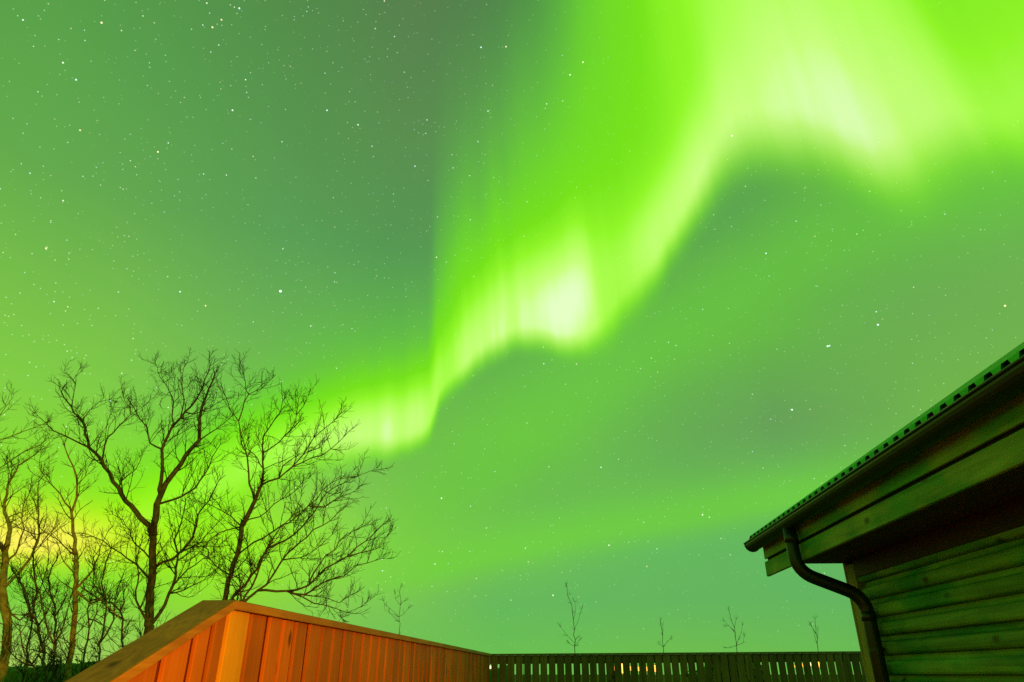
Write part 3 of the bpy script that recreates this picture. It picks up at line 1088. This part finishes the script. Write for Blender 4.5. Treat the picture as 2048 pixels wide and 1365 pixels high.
# leaning tree whose fork stands above the fence corner
big_tree(14, 8.6, [
    (0.036, 0.034, [(448, 1205), (459, 1154), (474, 1110), (481, 1075), (483, 1053)]),
    (0.040, 0.024, [(483, 1053), (499, 1022), (516, 988), (523, 970)]),
    (0.016, 0.006, [(505, 1002), (505, 987), (496, 944), (495, 917), (483, 886), (477, 843), (459, 821), (452, 794)]),
    (0.010, 0.004, [(477, 843), (485, 820), (496, 790), (525, 776), (538, 763)]),
    (0.008, 0.003, [(496, 790), (485, 750), (479, 735)]),
    (0.018, 0.006, [(523, 970), (525, 926), (528, 908), (527, 873), (543, 851), (560, 825), (565, 803)]),
    (0.012, 0.004, [(528, 908), (556, 886), (582, 860), (595, 829), (597, 799)]),
    (0.008, 0.003, [(595, 829), (606, 810), (617, 792)]),
    (0.010, 0.004, [(524, 935), (505, 905), (490, 895), (482, 870)]),
    (0.016, 0.005, [(523, 970), (556, 957), (586, 935), (626, 917), (661, 900), (686, 876)]),
    (0.010, 0.004, [(586, 935), (617, 895), (630, 873), (661, 847), (682, 826)]),
    (0.012, 0.004, [(556, 957), (566, 930), (590, 915), (612, 905)]),
    (0.012, 0.004, [(483, 1053), (459, 1032), (424, 1014), (398, 1005)]),
    (0.012, 0.004, [(480, 1049), (437, 1067), (402, 1102), (380, 1119)]),
    (0.014, 0.004, [(485, 1102), (525, 1075), (564, 1053), (617, 1014), (661, 966), (714, 952), (742, 942)]),
    (0.009, 0.003, [(617, 1014), (650, 1010), (680, 990), (705, 985)]),
    (0.010, 0.004, [(490, 1040), (520, 1035), (560, 1000), (590, 985), (610, 960)]),
    (0.010, 0.004, [(459, 1154), (430, 1130), (415, 1100), (390, 1085)]),
], 'leaning bare tree with a forked orange lit stem above the fence corner', dens=1.0, lmin=0.25, lmax=0.75)

# spreading many stemmed tree behind the board fence
big_tree(15, 8.3, [
    (0.026, 0.016, [(470, 1225), (464, 1194), (503, 1154), (534, 1097)]),
    (0.016, 0.005, [(534, 1097), (573, 1080), (617, 1040), (652, 988), (690, 965)]),
    (0.018, 0.005, [(502, 1215), (512, 1154), (529, 1110), (547, 1075), (586, 1027), (600, 1000)]),
    (0.018, 0.006, [(512, 1215), (534, 1168), (564, 1124), (608, 1075), (644, 1053), (672, 1030)]),
    (0.018, 0.006, [(540, 1222), (573, 1181), (617, 1172), (652, 1141), (696, 1110), (731, 1084), (765, 1050)]),
    (0.010, 0.004, [(696, 1110), (720, 1105), (750, 1095), (772, 1075)]),
    (0.016, 0.005, [(560, 1226), (608, 1190), (644, 1168), (688, 1154), (714, 1133), (749, 1122)]),
    (0.010, 0.004, [(617, 1172), (640, 1125), (668, 1100), (690, 1070), (722, 1055)]),
    (0.010, 0.004, [(564, 1124), (600, 1115), (640, 1095), (664, 1070)]),
    (0.010, 0.003, [(590, 1225), (626, 1203), (661, 1212), (696, 1225), (718, 1216)]),
    (0.009, 0.003, [(608, 1190), (650, 1195), (680, 1205), (700, 1190)]),
    (0.010, 0.003, [(490, 1215), (470, 1160), (440, 1130), (420, 1120)]),
    (0.010, 0.003, [(492, 1215), (482, 1170), (500, 1130), (495, 1100)]),
], 'low spreading bare tree of many slanting stems behind the board fence', dens=1.0, lmin=0.25, lmax=0.75, drift=0.3)

# young stems of the thicket at the lower left
for seed, Y, lb, limbs in (
        (21, 8.4, 'crooked dark shrub stem beside the orange trunk at the left border', [(0.028, 0.010, [(92, 1350), (90, 1322), (75, 1252), (60, 1212), (38, 1162), (25, 1140)]), (0.012, 0.004, [(75, 1252), (100, 1215), (112, 1190)]), (0.010, 0.004, [(66, 1230), (50, 1255), (25, 1290)])]),
        (22, 8.8, 'upright dark shrub stem just left of the slender tree', [(0.024, 0.009, [(106, 1350), (108, 1322), (110, 1232), (98, 1157), (113, 1121)]), (0.012, 0.004, [(109, 1240), (124, 1215), (135, 1180)]), (0.010, 0.004, [(104, 1190), (84, 1165), (78, 1140)])]),
        (23, 8.6, 'forked shrub stem between the slender tree and the tall tree', [(0.024, 0.009, [(163, 1345), (170, 1300), (178, 1257), (180, 1202)]), (0.012, 0.004, [(178, 1230), (205, 1255), (235, 1290)]), (0.012, 0.004, [(180, 1202), (210, 1190), (236, 1165)]), (0.010, 0.004, [(176, 1262), (195, 1225), (190, 1190), (198, 1170)])]),
        (24, 9.2, 'bowed shrub stem at the foot of the tall tree', [(0.024, 0.009, [(252, 1310), (246, 1282), (241, 1222), (225, 1206), (201, 1200), (170, 1180)]), (0.012, 0.004, [(241, 1222), (250, 1185), (262, 1160)]), (0.010, 0.004, [(243, 1240), (220, 1225), (205, 1195), (190, 1150)])]),
        (26, 9.4, 'thin bare shrub stems leaning between the border tree and the slender tree', [(0.020, 0.008, [(48, 1350), (55, 1300), (70, 1200), (66, 1120), (78, 1070)]), (0.012, 0.004, [(66, 1235), (45, 1180), (40, 1120)]), (0.010, 0.004, [(69, 1200), (92, 1150), (96, 1100)])]),
        (27, 8.9, 'twin shrub stems rising at the right of the slender tree', [(0.020, 0.008, [(196, 1345), (200, 1290), (212, 1220), (206, 1150), (222, 1100)]), (0.014, 0.005, [(201, 1285), (225, 1240), (232, 1190), (250, 1140)]), (0.010, 0.004, [(210, 1200), (190, 1170), (186, 1120)])]),
        (28, 8.0, 'leaning shrub stem crossing the foot of the slender tree', [(0.020, 0.008, [(120, 1362), (112, 1310), (90, 1250), (84, 1190), (62, 1150)]), (0.012, 0.004, [(104, 1280), (130, 1240), (140, 1200)])]),
        (25, 8.2, 'lowest bushy shrub at the bottom left under the thicket', [(0.020, 0.008, [(70, 1365), (62, 1330), (45, 1295), (40, 1262)]), (0.012, 0.004, [(62, 1330), (85, 1300), (100, 1270)]), (0.012, 0.004, [(64, 1340), (30, 1320), (15, 1290)]), (0.010, 0.004, [(66, 1350), (95, 1330), (130, 1300)])])):
    big_tree(seed, Y, limbs, lb, 'bare_shrub', 'shrub', 1.2, 0.2, 0.5, group='shrubs of the bare thicket', drift=0.3)

# young saplings beyond the slatted fence
for seed, Y, lb, trunk, subs in (
        (31, 15.0, 'young bare sapling above the board fence, standing alone', [(798, 1275), (799, 1245), (800, 1210), (801, 1176)],
         [[(797, 1240), (780, 1228), (769, 1219), (768, 1203)], [(798, 1234), (785, 1222), (775, 1214)], [(800, 1233), (811, 1228), (816, 1218)], [(800, 1210), (791, 1198), (790, 1190)], [(800, 1212), (808, 1203)]]),
        (32, 17.0, 'tallest young sapling with a kinked tip above the far slatted fence', [(1150, 1315), (1149, 1280), (1147, 1240), (1143, 1208), (1136, 1190), (1133, 1170)],
         [[(1149, 1285), (1134, 1272), (1122, 1255)], [(1148, 1262), (1156, 1240), (1163, 1220)], [(1149, 1292), (1140, 1288)], [(1150, 1296), (1158, 1282)], [(1146, 1235), (1152, 1218), (1150, 1205)]]),
        (33, 18.0, 'sapling with a straight leaning tip above the middle of the slatted fence', [(1328, 1315), (1326, 1285), (1324, 1262), (1321, 1242)],
         [[(1327, 1292), (1334, 1285), (1340, 1278)], [(1325, 1270), (1325, 1250)], [(1327, 1297), (1321, 1290)]]),
        (34, 17.0, 'feathery sapling with a slanting top above the slatted fence', [(1475, 1315), (1473, 1288), (1468, 1255), (1458, 1222)],
         [[(1473, 1290), (1482, 1270), (1485, 1252)], [(1470, 1268), (1458, 1252), (1450, 1244)], [(1474, 1296), (1487, 1288), (1488, 1275)], [(1466, 1250), (1472, 1240)], [(1473, 1296), (1455, 1296)]]),
        (35, 18.0, 'sapling with a forked tip close to the house corner', [(1638, 1315), (1636, 1288), (1632, 1268), (1630, 1238)],
         [[(1635, 1285), (1627, 1262), (1622, 1252)], [(1636, 1280), (1636, 1262)], [(1632, 1268), (1624, 1255)]])):
    rs = 0.009 if Y < 16 else 0.012
    big_tree(seed, Y, [(rs + 0.006, rs * 0.45, trunk)] + [(rs * 0.5, 0.003, s_) for s_ in subs], lb, 'sapling', 'sapling', 0.3, 0.12, 0.3, group='saplings beyond the far fence', zmin=1.7, drift=0.25)

# ------------------------------------------------------------------ far dark treeline on the left, bush behind the slatted fence, garden lamps
tl = MB()
rt = random.Random(77)
for k in range(121):
    x = -64 + 64 * k / 120
    h = 2.0 + 0.18 * math.sin(x * 0.7) + 0.10 * math.sin(x * 2.3 + 1.0)
    tl.v += [(x, 43.2, 0), (x, 43.6, h * 0.94), (x, 46, h), (x, 48.5, h * 0.9), (x, 49, 0)]
    if k:
        n = len(tl.v)
        for j in range(4):
            tl.f.append((n - 10 + j, n - 5 + j, n - 4 + j, n - 9 + j))
for k in range(9000):
    f_ = rt.random()
    x = -62 + 60 * f_
    y = 42 + rt.uniform(0, 7)
    h = 2.08 + 0.18 * math.sin(x * 0.7) + 0.10 * math.sin(x * 2.3 + 1.0) + 0.05 * math.sin(x * 5.1)
    z = h * rt.random() ** 0.6
    c = Vector((x, y, z))
    a = Vector((rt.gauss(0, 1), rt.gauss(0, 1), rt.gauss(0, 1))).normalized() * rt.uniform(0.05, 0.12)
    b = Vector((rt.gauss(0, 1), rt.gauss(0, 1), rt.gauss(0, 1))).normalized() * rt.uniform(0.05, 0.12)
    n = len(tl.v)
    tl.v += [tuple(c - a), tuple(c + b), tuple(c + a), tuple(c - b)]
    tl.f.append((n, n + 1, n + 2, n + 3))
tag(tl.build('treeline', M_HEDGE), kind='stuff')

bs = MB()
bx = at(1462, 1348, 14.2).x
for k in range(2600):
    f_ = rt.gauss(0, 0.42)
    y = 14.2 + rt.gauss(0, 0.28)
    h = 1.78 - 0.55 * abs(f_) ** 1.6
    z = max(0.02, h * rt.random() ** 0.55)
    c = Vector((bx + f_, y, z))
    a = Vector((rt.gauss(0, 1), rt.gauss(0, 1), rt.gauss(0, 1))).normalized() * rt.uniform(0.03, 0.08)
    b = Vector((rt.gauss(0, 1), rt.gauss(0, 1), rt.gauss(0, 1))).normalized() * rt.uniform(0.03, 0.08)
    n = len(bs.v)
    bs.v += [tuple(c - a), tuple(c + b), tuple(c + a), tuple(c - b)]
    bs.f.append((n, n + 1, n + 2, n + 3))
bu = empty('bush', (bx, 14.2, 0))
tag(bu, 'dark bush behind the slatted fence that darkens its gaps', 'bush')
bs.v = [tuple(Vector(v) - Vector((bx, 14.2, 0))) for v in bs.v]
bs.build('foliage', M_HEDGE, bu)
stm = MB()
for k in range(7):
    stm.tube([(0.1 * rt.gauss(0, 1), 0.05 * rt.gauss(0, 1), -0.02), (0.3 * rt.gauss(0, 1), 0.15 * rt.gauss(0, 1), 0.8)], [0.018, 0.008], 6)
stm.build('stems', M_TWIG, bu)

LY = 88.0
for px, py, r, st, lb in (
        (1228.5, 1337, 0.19, 9, 'dim orange garden lamp seen through the slats, first of its row'),
        (1245.0, 1337, 0.45, 30, 'brightest orange lamp seen through the middle of the slatted fence'),
        (1261.2, 1337, 0.19, 9, 'small lamp glowing just right of the brightest middle lamp'),
        (1277.8, 1338, 0.2, 10, 'yellowish lamp in the middle row seen through the slats'),
        (1294.3, 1338, 0.2, 8, 'faint lamp between the yellowish one and the end of its row'),
        (1310.8, 1337, 0.30, 18, 'bright lamp that ends the middle row behind the slats'),
        (1591.3, 1333, 0.12, 8, 'small faint lamp near the house, first of its group behind the slats'),
        (1607.8, 1331, 0.19, 9, 'small low lamp near the house beside the tall bright one'),
        (1624.4, 1329, 0.2, 8, 'pale lamp near the house next to the tall bright one'),
        (1640.6, 1323, 0.42, 26, 'tall brightest street lamp near the house corner, above the slats'),
        (1641.2, 1332, 0.2, 9, 'small lamp directly below the tall bright street lamp'),
        (1047.0, 1325, 0.12, 8, 'small reddish lamp near the left end of the slatted fence'),
        (980.6, 1335, 0.14, 9, 'pale lamp in the first gap at the corner of the two fences')):
    r *= 1.25
    c = at(px, py, LY + (px % 7))
    root = empty('street_lamp', (c.x, c.y, 0))
    tag(root, lb, 'lamp', 'lamps beyond the far fence')
    pl = MB()
    pl.tube([(0, 0, 0), (0, 0, c.z - r)], [0.05, 0.035], 8)
    pl.build('pole', M_POLE, root, smooth=True)
    cp_ = MB()
    cp_.tube([(0, 0, c.z + r * 0.92), (0, 0, c.z + r * 1.12)], [r * 0.7, r * 0.15], 10)
    cp_.build('cap', M_POLE, root)
    gl = MB()
    gl.ball((0, 0, c.z), r, 12, 8)
    colr = (1.0, 0.36, 0.05) if 'reddish' not in lb else (1.0, 0.32, 0.12)
    if 'pale' in lb:
        colr = (1.0, 0.72, 0.40)
    gl.build('globe', glow_mat('lamp_glow', colr, 1.7 + st * 0.09), root, smooth=True)
